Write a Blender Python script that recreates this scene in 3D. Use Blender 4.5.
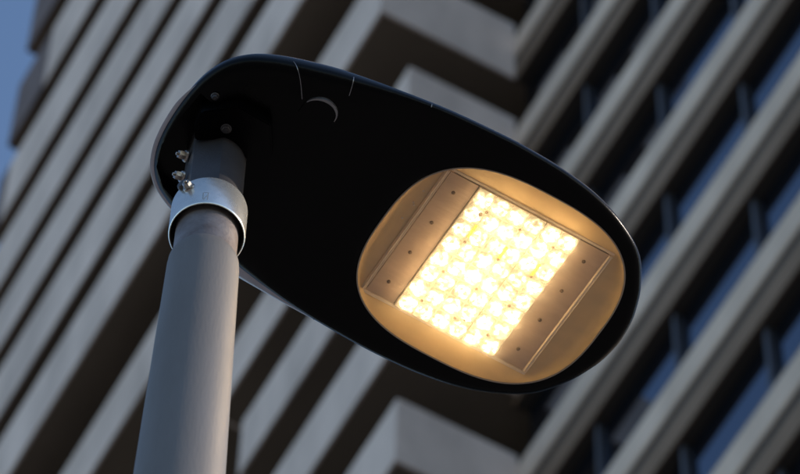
import bpy, bmesh, math, random
from mathutils import Vector, Matrix
R = math.radians
random.seed(7)
scene = bpy.context.scene
for o in list(bpy.data.objects): bpy.data.objects.remove(o)

# ------------------------------------------------------------------ camera
cam_d = bpy.data.cameras.new('camera'); cam = bpy.data.objects.new('camera', cam_d)
scene.collection.objects.link(cam); scene.camera = cam
cam_d.sensor_width = 36.0; cam_d.lens = 201.87
cam_d.clip_start = 0.1; cam_d.clip_end = 6000
PITCH, ROLL = R(60), R(2.2)
r0 = Vector((1, 0, 0)); u0 = Vector((0, -math.sin(PITCH), math.cos(PITCH))); fw = Vector((0, math.cos(PITCH), math.sin(PITCH)))
rt = math.cos(ROLL)*r0 + math.sin(ROLL)*u0; up = math.cos(ROLL)*u0 - math.sin(ROLL)*r0
m = Matrix((rt, up, -fw)).transposed().to_4x4(); m.translation = (0, 0, 1.5)
cam.matrix_world = m
cam_d.dof.use_dof = True; cam_d.dof.focus_distance = 5.93; cam_d.dof.aperture_fstop = 12.0
cam_d.dof.aperture_blades = 9

# ------------------------------------------------------------------ light
SUN_AZ, SUN_EL = 94.0, 27.0          # degrees clockwise from +Y, elevation
w = bpy.data.worlds.new('World'); scene.world = w; w.use_nodes = True
nt = w.node_tree; nt.nodes.clear()
sky = nt.nodes.new('ShaderNodeTexSky'); sky.sky_type = 'NISHITA'; sky.sun_disc = False
sky.sun_elevation = R(SUN_EL); sky.sun_rotation = R(SUN_AZ)
sky.air_density = 1.0; sky.dust_density = 0.4; sky.ozone_density = 2.6
bg = nt.nodes.new('ShaderNodeBackground'); bg.inputs['Strength'].default_value = 0.11
out = nt.nodes.new('ShaderNodeOutputWorld')
nt.links.new(sky.outputs[0], bg.inputs['Color']); nt.links.new(bg.outputs[0], out.inputs['Surface'])
sd = bpy.data.lights.new('sun', 'SUN'); sd.energy = 2.0; sd.angle = R(0.5); sd.color = (1.0, 0.84, 0.70)
sun = bpy.data.objects.new('sun', sd); scene.collection.objects.link(sun)
sv = Vector((math.sin(R(SUN_AZ))*math.cos(R(SUN_EL)), math.cos(R(SUN_AZ))*math.cos(R(SUN_EL)), math.sin(R(SUN_EL))))
sun.rotation_euler = sv.to_track_quat('Z', 'Y').to_euler(); sun.location = (20, 5, 30)
scene.view_settings.view_transform = 'Standard'; scene.view_settings.look = 'None'
scene.view_settings.exposure = 0.82; scene.view_settings.gamma = 1.0
scene.render.engine = 'CYCLES'
scene.cycles.max_bounces = 8; scene.cycles.diffuse_bounces = 4
scene.render.resolution_x = 1024; scene.render.resolution_y = 607

# ------------------------------------------------------------------ materials
def mat(name, col, rough=0.6, metal=0.0, var=0.0, vscale=4.0, bump=0.0, bscale=60.0, spec=0.5, col2=None, coat=0.0, stretch=None, coord='Object'):
    mt = bpy.data.materials.new(name); mt.use_nodes = True
    n = mt.node_tree; b = n.nodes['Principled BSDF']
    b.inputs['Base Color'].default_value = (*col, 1); b.inputs['Roughness'].default_value = rough
    b.inputs['Metallic'].default_value = metal; b.inputs['Specular IOR Level'].default_value = spec
    b.inputs['Coat Weight'].default_value = coat; b.inputs['Coat Roughness'].default_value = 0.08
    tc = n.nodes.new('ShaderNodeTexCoord'); src = tc.outputs[coord]
    if stretch:
        mp = n.nodes.new('ShaderNodeMapping'); mp.inputs['Scale'].default_value = stretch
        n.links.new(src, mp.inputs['Vector']); src = mp.outputs['Vector']
    if var > 0 or col2:
        no = n.nodes.new('ShaderNodeTexNoise'); no.inputs['Scale'].default_value = vscale; no.inputs['Detail'].default_value = 7
        no.inputs['Roughness'].default_value = 0.62
        n.links.new(src, no.inputs['Vector'])
        rp = n.nodes.new('ShaderNodeValToRGB')
        c2 = col2 or tuple(c*(1-var) for c in col)
        rp.color_ramp.elements[0].position = 0.32; rp.color_ramp.elements[0].color = (*c2, 1)
        rp.color_ramp.elements[1].position = 0.68; rp.color_ramp.elements[1].color = (*col, 1)
        n.links.new(no.outputs['Fac'], rp.inputs['Fac']); n.links.new(rp.outputs['Color'], b.inputs['Base Color'])
        mr = n.nodes.new('ShaderNodeMapRange'); mr.inputs['To Min'].default_value = min(1, rough*1.25); mr.inputs['To Max'].default_value = rough*0.85
        n.links.new(no.outputs['Fac'], mr.inputs['Value']); n.links.new(mr.outputs[0], b.inputs['Roughness'])
    if bump > 0:
        n2 = n.nodes.new('ShaderNodeTexNoise'); n2.inputs['Scale'].default_value = bscale; n2.inputs['Detail'].default_value = 4
        n.links.new(src, n2.inputs['Vector'])
        bp = n.nodes.new('ShaderNodeBump'); bp.inputs['Strength'].default_value = bump; bp.inputs['Distance'].default_value = 0.002
        n.links.new(n2.outputs['Fac'], bp.inputs['Height']); n.links.new(bp.outputs[0], b.inputs['Normal'])
    return mt

M = {}
M['concrete'] = mat('pale_concrete', (0.90, 0.735, 0.625), 0.85, var=0.32, vscale=0.8, bump=0.3, bscale=8, stretch=(1, 1, 0.35))
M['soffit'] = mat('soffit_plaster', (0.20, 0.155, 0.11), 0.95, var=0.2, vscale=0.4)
M['cladding'] = mat('brown_cladding', (0.20, 0.15, 0.135), 0.8, var=0.25, vscale=0.8)
M['ledge'] = mat('ledge_concrete', (0.82, 0.66, 0.52), 0.8, var=0.22, vscale=0.7, stretch=(1, 1, 0.3))
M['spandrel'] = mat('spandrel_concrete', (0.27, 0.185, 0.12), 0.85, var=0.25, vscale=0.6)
M['shade_fill'] = mat('painted_shade_black', (0.06, 0.05, 0.04), 0.95)  # near-black stands in for the shade under ledge and spandrel
M['win_frame'] = mat('window_frame_metal', (0.10, 0.10, 0.11), 0.5, 0.0)
M['mullion'] = mat('mullion_metal', (0.07, 0.07, 0.08), 0.5, 0.3)
M['glass_dark'] = mat('window_glass', (0.09, 0.12, 0.175), 0.05, 0.95)
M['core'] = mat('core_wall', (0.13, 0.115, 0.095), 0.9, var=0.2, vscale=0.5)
M['pole'] = mat('grey_pole_paint', (0.19, 0.182, 0.175), 0.55, 0.38, var=0.14, vscale=22, bump=0.15, bscale=260, spec=0.5, stretch=(1, 1, 0.2))
M['tube'] = mat('bare_steel_tube', (0.26, 0.235, 0.225), 0.42, 0.5, col2=(0.16, 0.13, 0.12), vscale=40, bump=0.3, bscale=220)
M['galv'] = mat('galvanised_steel', (0.92, 0.91, 0.85), 0.25, 0.82, col2=(0.74, 0.76, 0.73), vscale=60, bump=0.10, bscale=110)
M['bolt'] = mat('bolt_steel', (0.50, 0.46, 0.42), 0.28, 0.95, col2=(0.22, 0.19, 0.17), vscale=220)
M['body'] = mat('black_lamp_paint', (0.0015, 0.0015, 0.0017), 0.20, 0.0, var=0.3, vscale=30, bump=0.12, bscale=420, spec=0.1)
M['satin'] = mat('charcoal_satin_paint', (0.012, 0.012, 0.014), 0.38, var=0.3, vscale=60, bump=0.1, bscale=300, spec=0.3)
M['cover'] = mat('sky_reflection_grey', (0.42, 0.43, 0.50), 0.30, 0.55, var=0.2, vscale=30)  # blue-grey puts the sky reflected by the cover's flank into the colour
M['spigot'] = mat('dark_spigot_paint', (0.055, 0.052, 0.055), 0.36, 0.2, var=0.25, vscale=30, bump=0.2, bscale=300)
M['edge'] = mat('cover_edge_highlight', (0.20, 0.20, 0.21), 0.25, 0.8)  # pale metal puts the highlights along cover seams and latch lip into the colour
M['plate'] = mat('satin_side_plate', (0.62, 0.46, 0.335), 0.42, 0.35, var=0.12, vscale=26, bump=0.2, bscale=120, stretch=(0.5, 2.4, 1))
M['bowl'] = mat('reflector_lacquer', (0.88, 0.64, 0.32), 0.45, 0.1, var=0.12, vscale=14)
M['bar'] = mat('clear_ridge_plastic', (0.92, 0.80, 0.64), 0.34, 0.0, var=0.15, vscale=30)
M['gasket'] = mat('lens_rim_gasket', (0.30, 0.25, 0.20), 0.4)
M['mark'] = mat('stamped_shadow', (0.40, 0.42, 0.42), 0.5, 0.5)
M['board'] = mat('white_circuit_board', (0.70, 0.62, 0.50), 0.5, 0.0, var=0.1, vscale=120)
M['seam'] = mat('dark_gap', (0.02, 0.015, 0.01), 0.8)
M['screw'] = mat('bronze_screw', (0.10, 0.06, 0.035), 0.35, 0.8)
M['yellow'] = mat('yellow_connector', (0.85, 0.55, 0.02), 0.4)
M['ground'] = mat('asphalt_ground', (0.16, 0.145, 0.125), 0.9, var=0.3, vscale=3)
M['paving'] = mat('pavement_slab', (0.26, 0.23, 0.20), 0.85, var=0.2, vscale=2)
M['kerb'] = mat('kerb_stone', (0.28, 0.27, 0.25), 0.8, var=0.2, vscale=6)

# LED optic: emitter seen through a moulded lens
ml = bpy.data.materials.new('lit_led_lens'); ml.use_nodes = True; n = ml.node_tree; n.nodes.clear()
o_ = n.nodes.new('ShaderNodeOutputMaterial'); em = n.nodes.new('ShaderNodeEmission')
tc = n.nodes.new('ShaderNodeTexCoord'); oi = n.nodes.new('ShaderNodeObjectInfo')
ad = n.nodes.new('ShaderNodeVectorMath'); ad.operation = 'ADD'
sc = n.nodes.new('ShaderNodeVectorMath'); sc.operation = 'SCALE'; sc.inputs['Scale'].default_value = 13.0
cb = n.nodes.new('ShaderNodeCombineXYZ')
for i in range(3): n.links.new(oi.outputs['Random'], cb.inputs[i])
n.links.new(cb.outputs[0], sc.inputs[0]); n.links.new(tc.outputs['Object'], ad.inputs[0]); n.links.new(sc.outputs[0], ad.inputs[1])
vo = n.nodes.new('ShaderNodeTexVoronoi'); vo.inputs['Scale'].default_value = 170; vo.feature = 'SMOOTH_F1'
n.links.new(ad.outputs[0], vo.inputs['Vector'])
no = n.nodes.new('ShaderNodeTexNoise'); no.inputs['Scale'].default_value = 120; no.inputs['Detail'].default_value = 3
n.links.new(ad.outputs[0], no.inputs['Vector'])
mx = n.nodes.new('ShaderNodeMath'); mx.operation = 'MULTIPLY_ADD'; mx.inputs[1].default_value = 0.45
n.links.new(vo.outputs['Distance'], mx.inputs[0]); n.links.new(no.outputs['Fac'], mx.inputs[2])
rp = n.nodes.new('ShaderNodeValToRGB'); el = rp.color_ramp.elements
el[0].position = 0.44; el[0].color = (0.50, 0.36, 0.17, 1)
el[1].position = 0.92; el[1].color = (34.0, 23.0, 11.5, 1)
e3 = rp.color_ramp.elements.new(0.66); e3.color = (1.3, 1.0, 0.52, 1)
ln = n.nodes.new('ShaderNodeVectorMath'); ln.operation = 'LENGTH'; n.links.new(tc.outputs['Object'], ln.inputs[0])
mr = n.nodes.new('ShaderNodeMapRange'); mr.interpolation_type = 'SMOOTHSTEP'      # each optic is brighter over its chip than at its edge
for k_, v_ in (('From Min', 0.0085), ('From Max', 0.0150), ('To Min', 1.0), ('To Max', 0.62)): mr.inputs[k_].default_value = v_
n.links.new(ln.outputs['Value'], mr.inputs['Value'])
mu = n.nodes.new('ShaderNodeMath'); mu.operation = 'MULTIPLY'
n.links.new(mx.outputs[0], mu.inputs[0]); n.links.new(mr.outputs[0], mu.inputs[1])
n.links.new(mu.outputs[0], rp.inputs['Fac']); n.links.new(rp.outputs['Color'], em.inputs['Color'])
em.inputs['Strength'].default_value = 0.88
n.links.new(em.outputs[0], o_.inputs['Surface']); M['led'] = ml
LED_EM = em

# cover glass: clear, thinly reflecting, faintly dusty
mg = bpy.data.materials.new('dusty_cover_glass'); mg.use_nodes = True; n = mg.node_tree; n.nodes.clear()
o_ = n.nodes.new('ShaderNodeOutputMaterial'); tr = n.nodes.new('ShaderNodeBsdfTransparent'); tl = n.nodes.new('ShaderNodeBsdfTranslucent')
df = n.nodes.new('ShaderNodeBsdfDiffuse'); gl = n.nodes.new('ShaderNodeBsdfGlossy'); fr = n.nodes.new('ShaderNodeFresnel')
tl.inputs['Color'].default_value = (0.95, 0.86, 0.74, 1); df.inputs['Color'].default_value = (0.9, 0.84, 0.76, 1)
gl.inputs['Roughness'].default_value = 0.06; fr.inputs['IOR'].default_value = 1.42
m1 = n.nodes.new('ShaderNodeMixShader'); m1.inputs[0].default_value = 0.35
n.links.new(tl.outputs[0], m1.inputs[1]); n.links.new(df.outputs[0], m1.inputs[2])
m2 = n.nodes.new('ShaderNodeMixShader'); n.links.new(tr.outputs[0], m2.inputs[1]); n.links.new(m1.outputs[0], m2.inputs[2])
tc = n.nodes.new('ShaderNodeTexCoord'); no = n.nodes.new('ShaderNodeTexNoise'); no.inputs['Scale'].default_value = 16; no.inputs['Detail'].default_value = 8
mp = n.nodes.new('ShaderNodeMapping'); mp.inputs['Scale'].default_value = (1, 2.5, 1); mp.inputs['Rotation'].default_value = (0, 0, 0.5)
n.links.new(tc.outputs['Object'], mp.inputs['Vector']); n.links.new(mp.outputs[0], no.inputs['Vector'])
mr = n.nodes.new('ShaderNodeMapRange'); mr.inputs['From Min'].default_value = 0.3; mr.inputs['From Max'].default_value = 0.75
mr.inputs['To Min'].default_value = 0.16; mr.inputs['To Max'].default_value = 0.25
n.links.new(no.outputs['Fac'], mr.inputs['Value']); n.links.new(mr.outputs[0], m2.inputs[0])
m3 = n.nodes.new('ShaderNodeMixShader'); n.links.new(fr.outputs[0], m3.inputs[0]); n.links.new(m2.outputs[0], m3.inputs[1]); n.links.new(gl.outputs[0], m3.inputs[2])
n.links.new(m3.outputs[0], o_.inputs['Surface']); M['glass'] = mg

# ------------------------------------------------------------------ helpers
COL = scene.collection
def obj(name, bm, material, parent=None, smooth=False, sharp=35):
    me = bpy.data.meshes.new(name)
    if isinstance(bm, bmesh.types.BMesh):
        bmesh.ops.recalc_face_normals(bm, faces=bm.faces); bm.to_mesh(me); bm.free()
    else: me = bm
    if not me.materials: me.materials.append(material)
    if smooth:
        me.polygons.foreach_set('use_smooth', [True]*len(me.polygons)); me.set_sharp_from_angle(angle=R(sharp))
    o = bpy.data.objects.new(name, me); COL.objects.link(o)
    if parent: o.parent = parent
    return o
def clone(o, loc=None, parent=None, rot=None):
    c = o.copy(); COL.objects.link(c); c.parent = parent or o.parent
    if loc is not None: c.location = loc
    if rot is not None: c.rotation_euler = rot
    return c
def tag(o, label=None, cat=None, kind=None, group=None):
    if label: o['label'] = label
    if cat: o['category'] = cat
    if kind: o['kind'] = kind
    if group: o['group'] = group
    return o
def box(bm, x0, x1, y0, y1, z0, z1, bev=0.0):
    vs = [bm.verts.new((x, y, z)) for x in (x0, x1) for y in (y0, y1) for z in (z0, z1)]
    fs = [(0, 1, 3, 2), (4, 6, 7, 5), (0, 4, 5, 1), (2, 3, 7, 6), (0, 2, 6, 4), (1, 5, 7, 3)]
    faces = [bm.faces.new([vs[i] for i in f]) for f in fs]
    if bev > 0:
        ed = list({e for f in faces for e in f.edges})
        bmesh.ops.bevel(bm, geom=ed, offset=bev, segments=2, affect='EDGES', profile=0.6)
def B(*a, bev=0.0):
    bm = bmesh.new(); box(bm, *a, bev=bev); return bm
def lathe(bm, prof, seg=64, M4=None, cap=True):
    loops = []
    for (r, z) in prof:
        lp = []
        for i in range(seg):
            a = 2*math.pi*i/seg; v = Vector((r*math.cos(a), r*math.sin(a), z))
            lp.append(bm.verts.new(M4 @ v if M4 else v))
        loops.append(lp)
    for a, b in zip(loops, loops[1:]):
        for i in range(seg): bm.faces.new((a[i], a[(i+1) % seg], b[(i+1) % seg], b[i]))
    if cap: bm.faces.new(loops[0][::-1]); bm.faces.new(loops[-1])
def frame_z(d):     # matrix whose Z axis is d
    return d.to_track_quat('Z', 'Y').to_matrix().to_4x4()

# ------------------------------------------------------------------ ground
def sheet(name, x0, x1, y0, y1, z, material, label):
    bm = bmesh.new(); vs = [bm.verts.new(p) for p in ((x0, y0, z), (x1, y0, z), (x1, y1, z), (x0, y1, z))]; bm.faces.new(vs)
    return tag(obj(name, bm, material), label, kind='structure')
sheet('ground', -3000, 3000, -3000, 3000, 0.0, M['ground'], 'dark asphalt ground reaching to the horizon')
pv = tag(obj('pavement', B(-14, 60, -2.0, 90, 0.004, 0.12), M['paving']), 'pale pavement the lamp and tower stand on', kind='structure')
kb = tag(obj('kerb', B(-14.25, -14.003, -2.0, 90, 0.004, 0.135), M['kerb']), 'stone kerb along the pavement edge', kind='structure')

# ------------------------------------------------------------------ tower block
# local axes: X along the facades towards the viewer's right (near end), Y into the building
tower = bpy.data.objects.new('apartment_building', None); COL.objects.link(tower)
tower.location = (0.0456, 33.0, 0.0); tower.rotation_euler = (0, 0, R(-62.7))
tag(tower, 'high-rise tower with stacked pale concrete balcony bands and recessed windows behind the lamp', 'building')
TH = 0.05
CX1 = 14.0         # near end of the window facade
PY = 2.0           # plane of the window facade
# balcony floors: (parapet bottom, parapet top, projection, length)
floors = []
tops = [54.2, 57.45, 60.75, 64.05]
z = 54.2
while z > 6: z -= 3.22; tops.insert(0, z)
for i, t in enumerate(tops): floors.append((t-1.58, t, 0.0, 5.23))
# the floor just under the overhang reaches farther left
b_, t_, o_, l_ = floors[-1]; floors[-1] = (b_, t_, o_, 6.4)
floors.append((65.45, 67.32, 0.55, 16.75))
floors.append((68.56, 70.72, 1.10, 16.75))
st = [71.40, 74.95, 78.35, 82.05, 86.05, 90.45, 95.2, 100.2, 105.4]
for a, c in zip(st, st[1:]):
    g = 0.185*(c-a); floors.append((a+g, c-g, 1.10, 16.75))
for k, (zb, zt, of, ln) in enumerate(floors):
    brown = 0.0
    if zb > 95: brown = 6.0
    elif zb > 90: brown = 4.2
    elif zb > 85.5: brown = 1.7
    elif zb > 80: brown = 0.5
    x0 = -ln + brown
    obj('balcony_parapet', B(x0, 0.0, -of, -of+TH, zb, zt, bev=0.008), M['concrete'], tower)
    if brown: obj('end_cladding', B(-ln, x0-0.012, -of-0.004, -of+TH, zb, zt, bev=0.02), M['cladding'], tower)
    # return face round the corner
    rb = obj('corner_parapet', B(-TH+0.003, 0.003, -of+TH+0.003, PY-0.073, zb, zt, bev=0.008), M['concrete'], tower)
    obj('end_parapet', B(-ln+0.002, -ln+TH, -of+TH+0.003, 2.7, zb, zt), M['cladding' if zb > 68 else 'concrete'], tower)
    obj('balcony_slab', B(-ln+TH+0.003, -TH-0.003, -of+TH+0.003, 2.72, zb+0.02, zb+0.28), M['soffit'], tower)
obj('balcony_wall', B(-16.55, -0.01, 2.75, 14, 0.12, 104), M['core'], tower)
obj('roof_slab', B(-16.6, 0.0, 2.4, 14.2, 104.003, 104.4), M['cladding'], tower)
# window facade
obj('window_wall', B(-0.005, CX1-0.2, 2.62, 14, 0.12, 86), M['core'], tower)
obj('side_wall', B(CX1-0.197, CX1+0.1, PY-0.02, 14, 0.12, 86.3), M['ledge'], tower)
obj('corner_pier', B(-0.19, 0.12, PY+0.35, PY+0.6, 0.12, 86), M['core'], tower)
LN = [i for i in range(-15, 10)]
prot = {}
bays = [(-0.1 + 2.0*i) for i in range(8)]
for k in LN:
    c = 53.66 + 3.235*k
    far = c < 40 or c > 72
    xs = -0.17
    if 'ledge' not in prot:
        bm = bmesh.new()      # projecting ledge with a weathered top, front face and drip
        pr = [(PY-0.03, 0.33), (PY-0.07, 0.315), (PY-0.07, -0.30), (PY-0.045, -0.33), (PY+0.5, -0.33), (PY+0.5, 0.33)]
        A_ = [bm.verts.new((xs, y, zz)) for y, zz in pr]; B_ = [bm.verts.new((CX1-0.21, y, zz)) for y, zz in pr]
        bm.faces.new(A_); bm.faces.new(B_[::-1])
        for i in range(len(pr)): bm.faces.new((A_[i], B_[i], B_[(i+1) % len(pr)], A_[(i+1) % len(pr)]))
        prot['ledge'] = obj('window_ledge', bm, M['ledge'], tower)
        prot['groove'] = obj('shadow_groove', B(xs, CX1-0.21, PY-0.025, PY+0.5, -0.60, -0.333), M['shade_fill'], tower)  # solid dark fill painted as the shade below the ledge
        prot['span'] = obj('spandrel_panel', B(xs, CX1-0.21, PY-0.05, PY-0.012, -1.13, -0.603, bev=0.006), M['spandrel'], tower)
        prot['head'] = obj('window_head', B(xs, CX1-0.21, PY-0.009, PY+0.5, -1.125, -0.606), M['shade_fill'], tower)  # coloured near-black so the spandrel's underside reads as shade
        prot['frame'] = obj('window_sill_frame', B(xs, CX1-0.21, PY+0.0, PY+0.07, 0.333, 0.56), M['win_frame'], tower)
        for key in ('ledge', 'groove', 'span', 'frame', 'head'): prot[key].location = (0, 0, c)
    else:
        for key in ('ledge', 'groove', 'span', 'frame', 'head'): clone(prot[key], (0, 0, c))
    zb, zt = 0.335, 3.235-1.133
    if far:
        obj('window_strip', B(xs, CX1-0.21, PY+0.155, PY+0.185, c+zb, c+zt), M['glass_dark'], tower)
    else:
        for i, x in enumerate(bays[:-1]):
            if 'pane' not in prot:
                prot['pane'] = obj('window_pane', B(0.045, 1.955, PY+0.155, PY+0.185, zb, zt), M['glass_dark'], tower)
                prot['mull'] = obj('window_mullion', B(-0.044, 0.044, PY+0.05, PY+0.2, zb, zt), M['mullion'], tower)
                prot['pane'].location = (x, 0, c); prot['mull'].location = (x, 0, c)
            else:
                p = clone(prot['pane'], (x, 0, c), rot=(random.uniform(-.006, .006), 0, random.uniform(-.006, .006)))
                if i: clone(prot['mull'], (x, 0, c))

# ------------------------------------------------------------------ street lamp
PX, PYW = -0.2450, 2.8504
lamp = bpy.data.objects.new('street_lamp', None); COL.objects.link(lamp); lamp.location = (PX, PYW, 0.12)
tag(lamp, 'lit black LED street lamp with glowing warm lens on a grey tapered pole', 'street lamp')
def L(z): return z-0.12
bm = bmesh.new()
lathe(bm, [(0.098, 0.0), (0.098, L(0.9)), (0.090, L(1.0)), (0.0665, L(5.0)), (0.0532, L(5.87)),
           (0.0455, L(6.335)), (0.0446, L(6.348)), (0.0425, L(6.353)), (0.039, L(6.353))], 96)
obj('pole', bm, M['pole'], lamp, True, 40)
bm = bmesh.new(); lathe(bm, [(0.15, 0), (0.15, 0.02), (0.104, 0.024), (0.0985, 0.05)], 48)
bp = obj('base_flange', bm, M['galv'], lamp, True)
bm = bmesh.new(); lathe(bm, [(0.0402, L(6.33)), (0.0402, L(6.50))], 96)
obj('inner_tube', bm, M['tube'], lamp, True)

# spigot: round with a flat facing the viewer and one on the left
bm = bmesh.new()
def spig(zz):
    lp = []
    for i in range(96):
        a = 2*math.pi*i/96; x, y = 0.0405*math.sin(a), 0.0405*math.cos(a)
        for az, dd in ((196, 0.0345), (252, 0.034)):
            nx, ny = math.sin(R(az)), math.cos(R(az)); k = x*nx+y*ny
            if k > dd: x -= nx*(k-dd); y -= ny*(k-dd)
        lp.append(bm.verts.new((x, y, zz)))
    return lp
s0, s1 = spig(L(6.44)), spig(L(6.70))
for i in range(96): bm.faces.new((s0[i], s0[(i+1) % 96], s1[(i+1) % 96], s1[i]))
bm.faces.new(s0[::-1]); bm.faces.new(s1)
obj('spigot', bm, M['spigot'], lamp, True, 20)

# clamp ring, open at the bottom, with an inner face
bm = bmesh.new()
pr = [(0.0478, L(6.4200)), (0.0487, L(6.4208)), (0.0490, L(6.4230)), (0.0490, L(6.4840)), (0.0484, L(6.4868)), (0.0475, L(6.4870)), (0.0470, L(6.4855)), (0.0470, L(6.4205))]
lathe(bm, pr+[pr[0]], 96, cap=False); bmesh.ops.remove_doubles(bm, verts=bm.verts, dist=1e-6)
ring = obj('clamp_ring', bm, M['galv'], lamp, True, 50)
bm = bmesh.new(); lathe(bm, [(0.0407, L(6.4710)), (0.0467, L(6.4710)), (0.0467, L(6.483)), (0.0407, L(6.483))], 64, cap=False)
obj('rubber_seal', bm, M['seam'], lamp)
# worn stamped mark on the ring: two short strokes and a bar
def ringpt(az, zz, r=0.0491): return Vector((r*math.sin(R(az)), r*math.cos(R(az)), L(zz)))
bm = bmesh.new()
def stroke(a0, z0, a1, z1, wd=0.7):
    p, q = ringpt(a0, z0), ringpt(a1, z1); d = (q-p).normalized(); rr = Vector((p.x, p.y, 0)).normalized(); s = d.cross(rr)*wd*0.001
    vs = [bm.verts.new(v) for v in (p-s, p+s, q+s, q-s, p-s-rr*.001, p+s-rr*.001, q+s-rr*.001, q-s-rr*.001)]
    for f in ((0, 1, 2, 3), (0, 1, 5, 4), (1, 2, 6, 5), (2, 3, 7, 6), (3, 0, 4, 7)): bm.faces.new([vs[i] for i in f])
stroke(180, 6.428, 180, 6.446); stroke(186, 6.428, 181.5, 6.438); stroke(187, 6.430, 187, 6.446); stroke(180, 6.446, 187, 6.446)
obj('stamped_mark', bm, M['mark'], ring)

def hexbolt(name, base, d, r, h, parent, flange=True, mt=None):
    bm = bmesh.new(); X = Matrix.Translation(base) @ frame_z(d)
    if flange: lathe(bm, [(r*1.35, 0), (r*1.38, h*0.10), (r*1.2, h*0.28), (r*0.9, h*0.3)], 32, X)
    lathe(bm, [(r, h*0.22), (r, h*0.82), (r*0.86, h)], 6, X)
    lathe(bm, [(r*0.35, h*0.98), (r*0.35, h*1.25), (r*0.2, h*1.3)], 20, X)
    return obj(name, bm, mt or M['bolt'], parent, True, 30)
# bolts stand out from the left side of the spigot
for (x, y, zz, azb) in ((-0.0370, -0.008, 6.612, 245), (-0.0385, -0.006, 6.560, 243)):
    d = Vector((math.sin(R(azb)), math.cos(R(azb)), -0.25)).normalized()
    hexbolt('bolt', Vector((x, y, L(zz))), d, 0.0062, 0.012, lamp)
d = Vector((math.sin(R(205)), math.cos(R(205)), -0.15)).normalized()
hexbolt('clamp_bolt', ringpt(212, 6.470, 0.0485), d, 0.0058, 0.010, ring)
# lug of the clamp, left of the bolt
bm = bmesh.new(); X = Matrix.Translation(ringpt(222, 6.482, 0.050)) @ frame_z(Vector((math.sin(R(222)), math.cos(R(222)), 0)))
lathe(bm, [(0.0075, -0.008), (0.0078, 0.002), (0.0062, 0.005), (0.003, 0.006)], 24, X)
obj('clamp_lug', bm, M['spigot'], ring, True)

# head frame: local X along the head to its tip, Z up; origin in the LED plane
ex = Vector((0.86520, 0.49952, 0.04362)).normalized(); ey = Vector((-0.5, 0.86603, 0)).normalized(); ez = ex.cross(ey).normalized()
HM = Matrix((ex, ey, ez)).transposed().to_4x4(); HM.translation = Vector((0.11803, 3.03552, 6.67414)) - Vector((PX, PYW, 0.12))
def hobj(name, bm, material, parent=lamp, smooth=False, sharp=35):
    o = obj(name, bm, material, parent, smooth, sharp)
    if parent is lamp: o.matrix_local = HM.copy()
    return o
mm = 0.001
# outline as half widths along the head
hw = [(213, 0), (212, 16), (209, 36), (203, 56), (189, 88), (160, 128), (118, 155), (67, 174), (9, 184), (-51, 187.5), (-99, 187), (-174, 182.5),
      (-245, 173), (-312, 159.5), (-351, 150), (-390, 138.5), (-421, 126), (-445, 111), (-463, 90), (-474, 64), (-479, 40), (-481, 18), (-481.5, 0)]
ctrl = [Vector((x, y)) for x, y in hw] + [Vector((x, -y)) for x, y in hw[-2:0:-1]]
def closed_spline(P, n):
    pts = []
    N = len(P)
    for i in range(N):
        p0, p1, p2, p3 = P[i-1], P[i], P[(i+1) % N], P[(i+2) % N]
        for j in range(8):
            t = j/8; a = p1; m1_ = (p2-p0)*0.5; m2_ = (p3-p1)*0.5
            pts.append((2*t**3-3*t*t+1)*p1 + (t**3-2*t*t+t)*m1_ + (-2*t**3+3*t*t)*p2 + (t**3-t*t)*m2_)
    return pts
raw = closed_spline(ctrl, 8)
NT = 256
def polar(raw, ctr, angs):
    out = []
    for a in angs:
        d = Vector((math.cos(a), math.sin(a))); best = None
        for i in range(len(raw)):
            p, q = raw[i]-ctr, raw[(i+1) % len(raw)]-ctr; e = q-p
            den = d.x*e.y-d.y*e.x
            if abs(den) < 1e-9: continue
            t = (p.x*e.y-p.y*e.x)/den; u = (p.x*d.y-p.y*d.x)/den
            if t > 0 and -1e-6 <= u <= 1+1e-6 and (best is None or t > best): best = t
        out.append(ctr + d*best)
    return out
CT = Vector((6, 0))
# even spacing along the outline gives the angles
tot = [0]
for i in range(len(raw)): tot.append(tot[-1]+(raw[(i+1) % len(raw)]-raw[i]).length)
angs = []
j = 0
for k in range(NT):
    s = tot[-1]*k/NT
    while tot[j+1] < s: j += 1
    p = raw[j].lerp(raw[(j+1) % len(raw)], (s-tot[j])/max(1e-9, tot[j+1]-tot[j])); angs.append(math.atan2(p.y-CT.y, p.x-CT.x))
O = polar(raw, CT, angs)
# aperture: rounded, a little squarer at the tip side
def aperture(a, grow=0.0):
    c, s = math.cos(a), math.sin(a)
    ax = 173.0+grow; ay = 149.5+grow
    n_ = 2.75
    r = (abs(c/ax)**n_ + abs(s/ay)**n_)**(-1/n_)
    return Vector((CT.x + r*c, r*s))
A = [aperture(a) for a in angs]
def sstep(t): t = max(0, min(1, t)); return t*t*(3-2*t)
def neck(x): return sstep((-200-x)/160)
Nrm = []
for i in range(NT):
    t = (O[(i+1) % NT]-O[i-1]).normalized(); Nrm.append(Vector((t.y, -t.x)))
def inset(i, dd):
    return O[i] - Nrm[i]*dd
bm = bmesh.new()
loops = []
def addloop(pts): loops.append([bm.verts.new(Vector(p)*mm) for p in pts])
def base_h(x): return -10 - 13*neck(x)
bw = [15 + 27*neck(O[i].x) for i in range(NT)]       # shoulder width
sh = [10 + 13*neck(O[i].x) for i in range(NT)]       # shoulder height
E_ = [inset(i, bw[i]) for i in range(NT)]
addloop([(A[i].x, A[i].y, 14) for i in range(NT)])
addloop([(A[i].x, A[i].y, -8.6) for i in range(NT)])
addloop([(A[i].x+(E_[i].x-A[i].x)*.012, A[i].y+(E_[i].y-A[i].y)*.012, -10) for i in range(NT)])
K = 16
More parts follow.
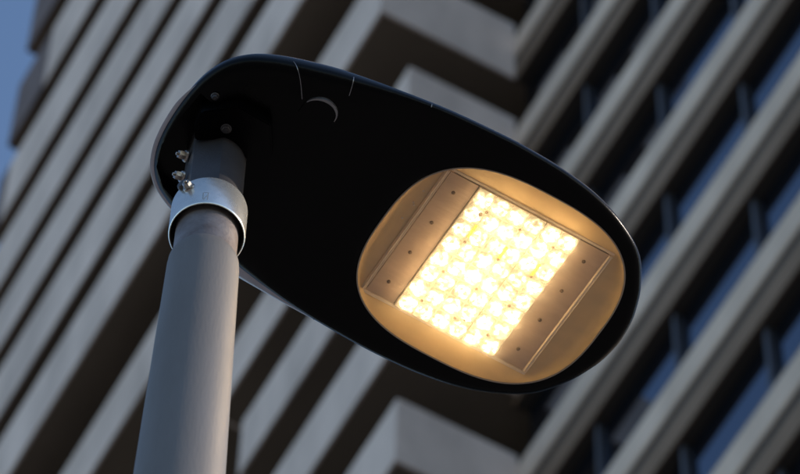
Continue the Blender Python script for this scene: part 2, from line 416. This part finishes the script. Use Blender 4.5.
for k in range(1, K+1):
    t = k/K
    addloop([(A[i].x+(E_[i].x-A[i].x)*t, A[i].y+(E_[i].y-A[i].y)*t, base_h(A[i].x+(E_[i].x-A[i].x)*t)) for i in range(NT)])
for k in range(1, 11):
    ph = math.pi/2*k/10
    addloop([(*(O[i]-Nrm[i]*bw[i]*(1-math.sin(ph))), base_h(E_[i].x)+sh[i]*(1-math.cos(ph))) for i in range(NT)])
# upper shell closing over the top
for k in range(1, 13):
    ph = math.pi/2*k/12
    f_ = math.cos(ph)
    def hgt(x): return 62 + 34*neck(x)
    addloop([(CT.x-120*(1-f_)+(O[i].x-CT.x)*(0.12+0.88*f_), O[i].y*(0.05+0.95*f_), base_h(E_[i].x)+sh[i]+hgt(O[i].x)*math.sin(ph)) for i in range(NT)])
for a, b in zip(loops, loops[1:]):
    for i in range(NT): bm.faces.new((a[i], a[(i+1) % NT], b[(i+1) % NT], b[i]))
bm.faces.new(loops[-1])
c = bm.verts.new((CT.x*mm, 0, 14*mm))
for i in range(NT): bm.faces.new((loops[0][(i+1) % NT], loops[0][i], c))
housing = hobj('housing', bm, M['body'], smooth=True, sharp=40)
# cavity at the neck where the spigot enters
cav = [(-470, -44), (-475, 10), (-473, 52), (-462, 84), (-440, 104), (-414, 112), (-392, 104), (-384, 70), (-378, -6), (-404, -30), (-440, -42)]
bm = bmesh.new()
va = [bm.verts.new((x*mm, y*mm, -60*mm)) for x, y in cav]; vb = [bm.verts.new((x*mm, y*mm, 6*mm)) for x, y in cav]
bm.faces.new(va); bm.faces.new(vb[::-1])
for i in range(len(cav)): bm.faces.new((va[i], va[(i+1) % len(cav)], vb[(i+1) % len(cav)], vb[i]))
cut = obj('cutter', bm, M['body']); cut.matrix_world = Matrix.Translation(lamp.location) @ HM
bpy.context.view_layer.update()
md = housing.modifiers.new('b', 'BOOLEAN'); md.operation = 'DIFFERENCE'; md.object = cut; md.solver = 'EXACT'
bpy.context.view_layer.update()
dg = bpy.context.evaluated_depsgraph_get()
me = bpy.data.meshes.new_from_object(housing.evaluated_get(dg)); housing.modifiers.clear(); housing.data = me
bpy.data.objects.remove(cut)

# boss on the near side of the spigot
bm = bmesh.new()
X = HM.inverted()
def world_box_poly(pts, z0, z1):
    a = [bm.verts.new((x, y, L(z0))) for x, y in pts]; b = [bm.verts.new((x, y, L(z1))) for x, y in pts]
    bm.faces.new(a); bm.faces.new(b[::-1])
    for i in range(len(pts)): bm.faces.new((a[i], a[(i+1) % len(pts)], b[(i+1) % len(pts)], b[i]))
world_box_poly([(-0.026, -0.0320), (0.002, -0.0352), (0.020, -0.0345), (0.036, -0.020), (0.044, 0.0), (0.075, -0.01), (0.072, -0.06), (0.03, -0.085), (-0.018, -0.075), (-0.028, -0.05)], 6.611, 6.66)
bmesh.ops.bevel(bm, geom=list(bm.edges), offset=0.002, segments=2, affect='EDGES')
obj('mounting_boss', bm, M['body'], lamp, True, 30)
hexbolt('boss_screw', Vector((0.014, -0.052, L(6.611))), Vector((0, 0, -1)), 0.0052, 0.004, lamp, True, M['spigot'])
hexbolt('boss_screw', Vector((-0.002, -0.088, L(6.632))), Vector((0, 0, -1)), 0.0040, 0.006, lamp, True, M['spigot'])

# surface of the shoulder, for panels that follow it: u along outline index, v 0..1 from edge to underside
def shoulder(i, v, lift):
    ph = math.pi/2*(1-v*0.98)
    p = O[i]-Nrm[i]*bw[i]*(1-math.sin(ph)); h = base_h(E_[i].x)+sh[i]*(1-math.cos(ph))
    nx = Nrm[i]*math.sin(ph)*0.6; nz = -math.cos(ph)
    nn = Vector((nx.x, nx.y, nz)).normalized()
    return (Vector((p.x, p.y, h)) + nn*lift)*mm
def nearest(x, sgn): return min(range(NT), key=lambda i: abs(O[i].x-x)+(0 if O[i].y*sgn > 0 else 1e6))
def ridge(x0, name, vmax, wd=1.0, lift=1.0, sgn=-1, skew=0):
    bm = bmesh.new(); rows = []
    def at(x, v, lf):
        i = nearest(x, sgn); best = None
        for j in (i-1, i):
            x_a, x_b = O[j].x, O[(j+1) % NT].x
            if min(x_a, x_b) <= x <= max(x_a, x_b):
                t = (x-x_a)/(x_b-x_a); best = shoulder(j % NT, v, lf).lerp(shoulder((j+1) % NT, v, lf), t)
        return best or shoulder(i, v, lf)
    for k in range(17):
        v = vmax*k/16; xx = x0+skew*v; p = at(xx, v, lift); q = at(xx, v, -1.5)
        t = Vector((1, 0, 0))*wd*mm*0.5
        rows.append([bm.verts.new(c_) for c_ in (q-t, p-t*.7, p+t*.7, q+t)])
    for a, b in zip(rows, rows[1:]):
        for j in range(3): bm.faces.new((a[j], a[j+1], b[j+1], b[j]))
    return hobj(name, bm, M['edge'], smooth=True)
ridge(-387, 'cover_seam', 0.96, 1.5, 0.9, skew=22)
ridge(-308, 'cover_seam', 0.70, 1.4, 0.9)
ridge(-200, 'cover_seam', 0.35, 1.2, 0.7)
ridge(-160, 'cover_seam', 0.30, 1.2, 0.7, sgn=1)
ridge(-120, 'cover_seam', 0.25, 1.2, 0.7, sgn=1)
# latch cover between the two seams, proud by a hair, with a curved finger lip
bm = bmesh.new(); i0, i1 = nearest(-381, -1), nearest(-312, -1)
if i0 > i1: i0, i1 = i1, i0
grid = [[bm.verts.new(shoulder(i, v*0.058+0.05, 0.35)) for v in range(13)] for i in range(i0, i1+1)]
for a, b in zip(grid, grid[1:]):
    for j in range(12): bm.faces.new((a[j], a[j+1], b[j+1], b[j]))
hobj('latch_cover', bm, M['body'], smooth=True)
bm = bmesh.new(); fan = []
for k in range(25):
    a = R(198+169*k/24); x_, y_ = -326+25*math.cos(a), -103+21*math.sin(a)
    fan.append(bm.verts.new(Vector((x_, y_, base_h(x_)-0.9))*mm))
fan.append(bm.verts.new(Vector((-302, -90, base_h(-302)-1.2))*mm)); fan.append(bm.verts.new(Vector((-350, -90, base_h(-350)-1.2))*mm))
bm.faces.new(fan)
hobj('latch_shade_patch', bm, M['body'])  # flat black patch in place of the shade inside the latch notch
bm = bmesh.new(); prev = None; cxl, cyl = -326, -103
for k in range(25):
    a = R(200+165*k/24)
    c_ = Vector((cxl+24*math.cos(a)*1.0, cyl+20*math.sin(a), 0)); hh = base_h(c_.x)-0.5
    wv = 0.7+2.8*math.sin(math.pi*k/24)
    d_ = Vector((math.cos(a), math.sin(a)))
    rw = [bm.verts.new(Vector((c_.x+d_.x*e, c_.y+d_.y*e, hh+q))*mm) for e, q in ((wv, 3), (wv*.6, -2.2), (-wv*.4, -2.6), (-wv, 2.5))]
    if prev:
        for j in range(3): bm.faces.new((prev[j], prev[j+1], rw[j+1], rw[j]))
    prev = rw
hobj('latch_lip', bm, M['edge'], smooth=True)

# lower lip of the upper cover, showing beyond the underside edge next to the pole
bm = bmesh.new(); rows = []
ii = [i for i in range(NT) if (O[i].y > 0 and O[i].x < -70) or (O[i].y > -70 and O[i].x < -440)]
for i in ii:
    t = (O[i].x+350)/280
    if t > 0.12: wl = 27*max(0.02, (1-(t-.12)/.88)**2.2)
    elif O[i].x > -400: wl = 7+20*sstep((O[i].x+400)/84)
    else: wl = 7*max(0.05, sstep((O[i].y+70)/70))
    h0 = base_h(E_[i].x)+sh[i]
    row = []
    for u in range(7):
        a_ = R(58)*u/6
        row.append(bm.verts.new(Vector((O[i].x+Nrm[i].x*(-2+wl*math.sin(a_)/math.sin(R(58))), O[i].y+Nrm[i].y*(-2+wl*math.sin(a_)/math.sin(R(58))), h0-2.0+wl*0.35*(1-math.cos(a_))/(1-math.cos(R(58)))))*mm))
    rows.append(row)
for a, b in zip(rows, rows[1:]):
    for j in range(6): bm.faces.new((a[j], a[j+1], b[j+1], b[j]))
hobj('upper_cover_lip', bm, M['cover'], smooth=True, sharp=80)  # added ribbon, coloured as the sky reflection on the black housing

# reflector bowl between aperture and the clear frame
def rrect(a, hx, hy, rad):
    c, s = math.cos(a), math.sin(a); n_ = 14
    r = (abs(c/hx)**n_ + abs(s/hy)**n_)**(-1/n_); return Vector((r*c, r*s))
bm = bmesh.new(); loops = []
prof = [(0.0, -8.8), (0.04, -7.6), (0.12, -5.8), (0.3, -2.9), (0.5, -0.7), (0.7, 0.9), (0.85, 1.8), (0.93, 2.6), (1.0, 3.2)]
AB = [i*2*math.pi/200 for i in range(200)]
for t, h in prof:
    lp = []
    for a in AB:
        p = aperture(a, -0.6); q = rrect(a, 118, 102, 0); v = p.lerp(q, t)
        e_ = sstep((abs(math.cos(a))-0.60)/0.3); h2 = -8.8+12.0*min(1, (t/0.3))**0.5     # the ends of the bowl are flat-floored
        lp.append(bm.verts.new(Vector((v.x, v.y, h*(1-e_)+min(h2, 3.2)*e_))*mm))
    loops.append(lp)
for a, b in zip(loops, loops[1:]):
    for i in range(200): bm.faces.new((a[i], a[(i+1) % 200], b[(i+1) % 200], b[i]))
bm.faces.new(loops[-1])
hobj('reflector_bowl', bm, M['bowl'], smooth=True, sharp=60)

# side plates
for x0, x1 in ((-124, -80.6), (79.2, 125)):
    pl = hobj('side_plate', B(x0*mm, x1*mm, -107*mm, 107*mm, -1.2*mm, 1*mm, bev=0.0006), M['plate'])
# circuit boards with lenses
def lensmesh():
    bm = bmesh.new(); G = 8; vs = {}
    for i in range(G+1):
        for j in range(G+1):
            u, v = i/G*2-1, j/G*2-1
            x, y = u*math.sqrt(1-v*v*0.20), v*math.sqrt(1-u*u*0.20)
            e = max(abs(u), abs(v)); z = -(1-e**3.2)*2.1
            z += 0.8*math.exp(-((u*u+v*v)/0.06))          # dimple above the chip
            vs[i, j] = bm.verts.new((x*12.9*mm, y*13.35*mm, z*mm))
    for i in range(G):
        for j in range(G): bm.faces.new((vs[i, j], vs[i+1, j], vs[i+1, j+1], vs[i, j+1]))
    me = bpy.data.meshes.new('led_lens'); bmesh.ops.recalc_face_normals(bm, faces=bm.faces); bm.to_mesh(me); bm.free()
    me.polygons.foreach_set('use_smooth', [True]*len(me.polygons)); me.materials.append(M['led']); return me
LM = lensmesh()
for (x0, x1, cols) in ((-79.6, 25.3, (-65.5, -39.3, -13.1, 13.1)), (26.5, 78.6, (39.3, 65.5))):
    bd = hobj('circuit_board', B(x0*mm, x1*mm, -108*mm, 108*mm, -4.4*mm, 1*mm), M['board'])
    for cx_ in cols:
        for r in range(8):
            o = bpy.data.objects.new('led_lens', LM); COL.objects.link(o); o.parent = bd
            o.location = (cx_*mm, (-94.5+27*r)*mm, -4.45*mm); o.rotation_euler = (0, 0, random.choice((0, math.pi)))
for x in (-80.1, 25.9):
    hobj('board_gap', B((x-.45)*mm, (x+.45)*mm, -107*mm, 107*mm, 0.3*mm, 1.2*mm) if x < 0 else B((x-.55)*mm, (x+.55)*mm, -107*mm, 107*mm, 0.2*mm, 1.2*mm), M['seam'])
# backing under everything
hobj('gear_tray', B(-127*mm, 127*mm, -108.5*mm, 108.5*mm, 1.3*mm, 2.9*mm), M['seam'])
# screws: a 5 by 4 grid
scr = None
def screw(x, y, r, z):
    global scr
    if scr is None:
        bm = bmesh.new(); lathe(bm, [(1.0, 0), (1.0, -0.4), (0.75, -0.75), (0.30, -0.8), (0.22, -0.35), (0.05, -0.3)], 18)
        scr = hobj('screw', bm, M['screw'], smooth=True, sharp=50); s = scr
    else: s = scr.copy(); COL.objects.link(s)
    s.matrix_local = HM @ Matrix.Translation((x*mm, y*mm, z*mm)) @ Matrix.Diagonal((r*mm, r*mm, 2.2*mm, 1))
for y in (-81, -27, 27, 81):
    for x in (-104.5, 101.5): screw(x, y, 2.7, -1.2)
    for x in (-52.4, 0, 52.4): screw(x, y, 2.1, -6.2)
screw(-58, -74, 3.0, -6.8); screw(13, 77, 1.7, -6.6)
for x, y in ((-53, -46), (0, -38), (52, -38)):
    hobj('connector', B((x-2.2)*mm, (x+2.2)*mm, (y-11)*mm, (y+11)*mm, -7.0*mm, -4.403*mm, bev=0.0005), M['yellow'])
# clear frame ridges: trapezoid section bars
def bar(x0, y0, x1, y1, w_, name='frame_ridge', hh=1.0):
    bm = bmesh.new(); p, q = Vector((x0, y0, 0)), Vector((x1, y1, 0)); d = (q-p).normalized(); s = Vector((-d.y, d.x, 0))
    pr = [(w_, 1.0), (w_*.85, -1.4), (w_*.5, -3.8), (0.2*w_, -2.9), (-0.2*w_, -2.9), (-w_*.5, -3.8), (-w_*.85, -1.4), (-w_, 1.0)]
    pr = [(u, v if v > 0 else v*hh) for u, v in pr]
    a = [bm.verts.new((p+s*u+Vector((0, 0, v)))*mm) for u, v in pr]; b = [bm.verts.new((q+s*u+Vector((0, 0, v)))*mm) for u, v in pr]
    bm.faces.new(a); bm.faces.new(b[::-1])
    for i in range(len(pr)): bm.faces.new((a[i], a[(i+1) % len(pr)], b[(i+1) % len(pr)], b[i]))
    return hobj(name, bm, M['bar'])
bar(-128, -107, -128, 107, 3.4); bar(128.5, -107, 128.5, 107, 3.6)
bar(-131, 110.5, 131.5, 110.5, 2.8, hh=0.35); bar(-131, -110.5, 131.5, -110.5, 2.2, hh=0.3)
# little moulded marks beside the ridge
for x, y in ((-139, -62), (-141, -40), (-138.5, -37), (-141, -12)):
    bm = bmesh.new(); lathe(bm, [(1.6, 0), (1.4, -0.8), (0.5, -1.3)], 12)
    o = hobj('moulded_mark', bm, M['bar'], smooth=True); o.matrix_local = HM @ Matrix.Translation((x*mm, y*mm, 0.6*mm)) @ Matrix.Scale(mm, 4)
# cover glass and its rim gasket
bm = bmesh.new(); loops = []
for k in range(12):                                    # slightly bulging pane
    f_ = 1-k/12; zz = -9.4-8.0*(1-f_**2.2)
    loops.append([bm.verts.new(Vector((CT.x+(aperture(a, -1.2).x-CT.x)*f_, aperture(a, -1.2).y*f_, zz))*mm) for a in AB])
for a, b in zip(loops, loops[1:]):
    for i in range(200): bm.faces.new((a[i], a[(i+1) % 200], b[(i+1) % 200], b[i]))
bm.faces.new(loops[-1])
hobj('cover_glass', bm, M['glass'], smooth=True, sharp=80)
bm = bmesh.new(); loops = []
for e, h in ((0.1, -9.0), (0.0, -10.3), (-1.2, -10.5), (-1.8, -9.8), (-1.8, -9.0)):
    loops.append([bm.verts.new(Vector((*aperture(a, e-0.15), h))*mm) for a in AB])
for a, b in zip(loops, loops[1:]):
    for i in range(200): bm.faces.new((a[i], a[(i+1) % 200], b[(i+1) % 200], b[i]))
hobj('lens_gasket', bm, M['gasket'], smooth=True)
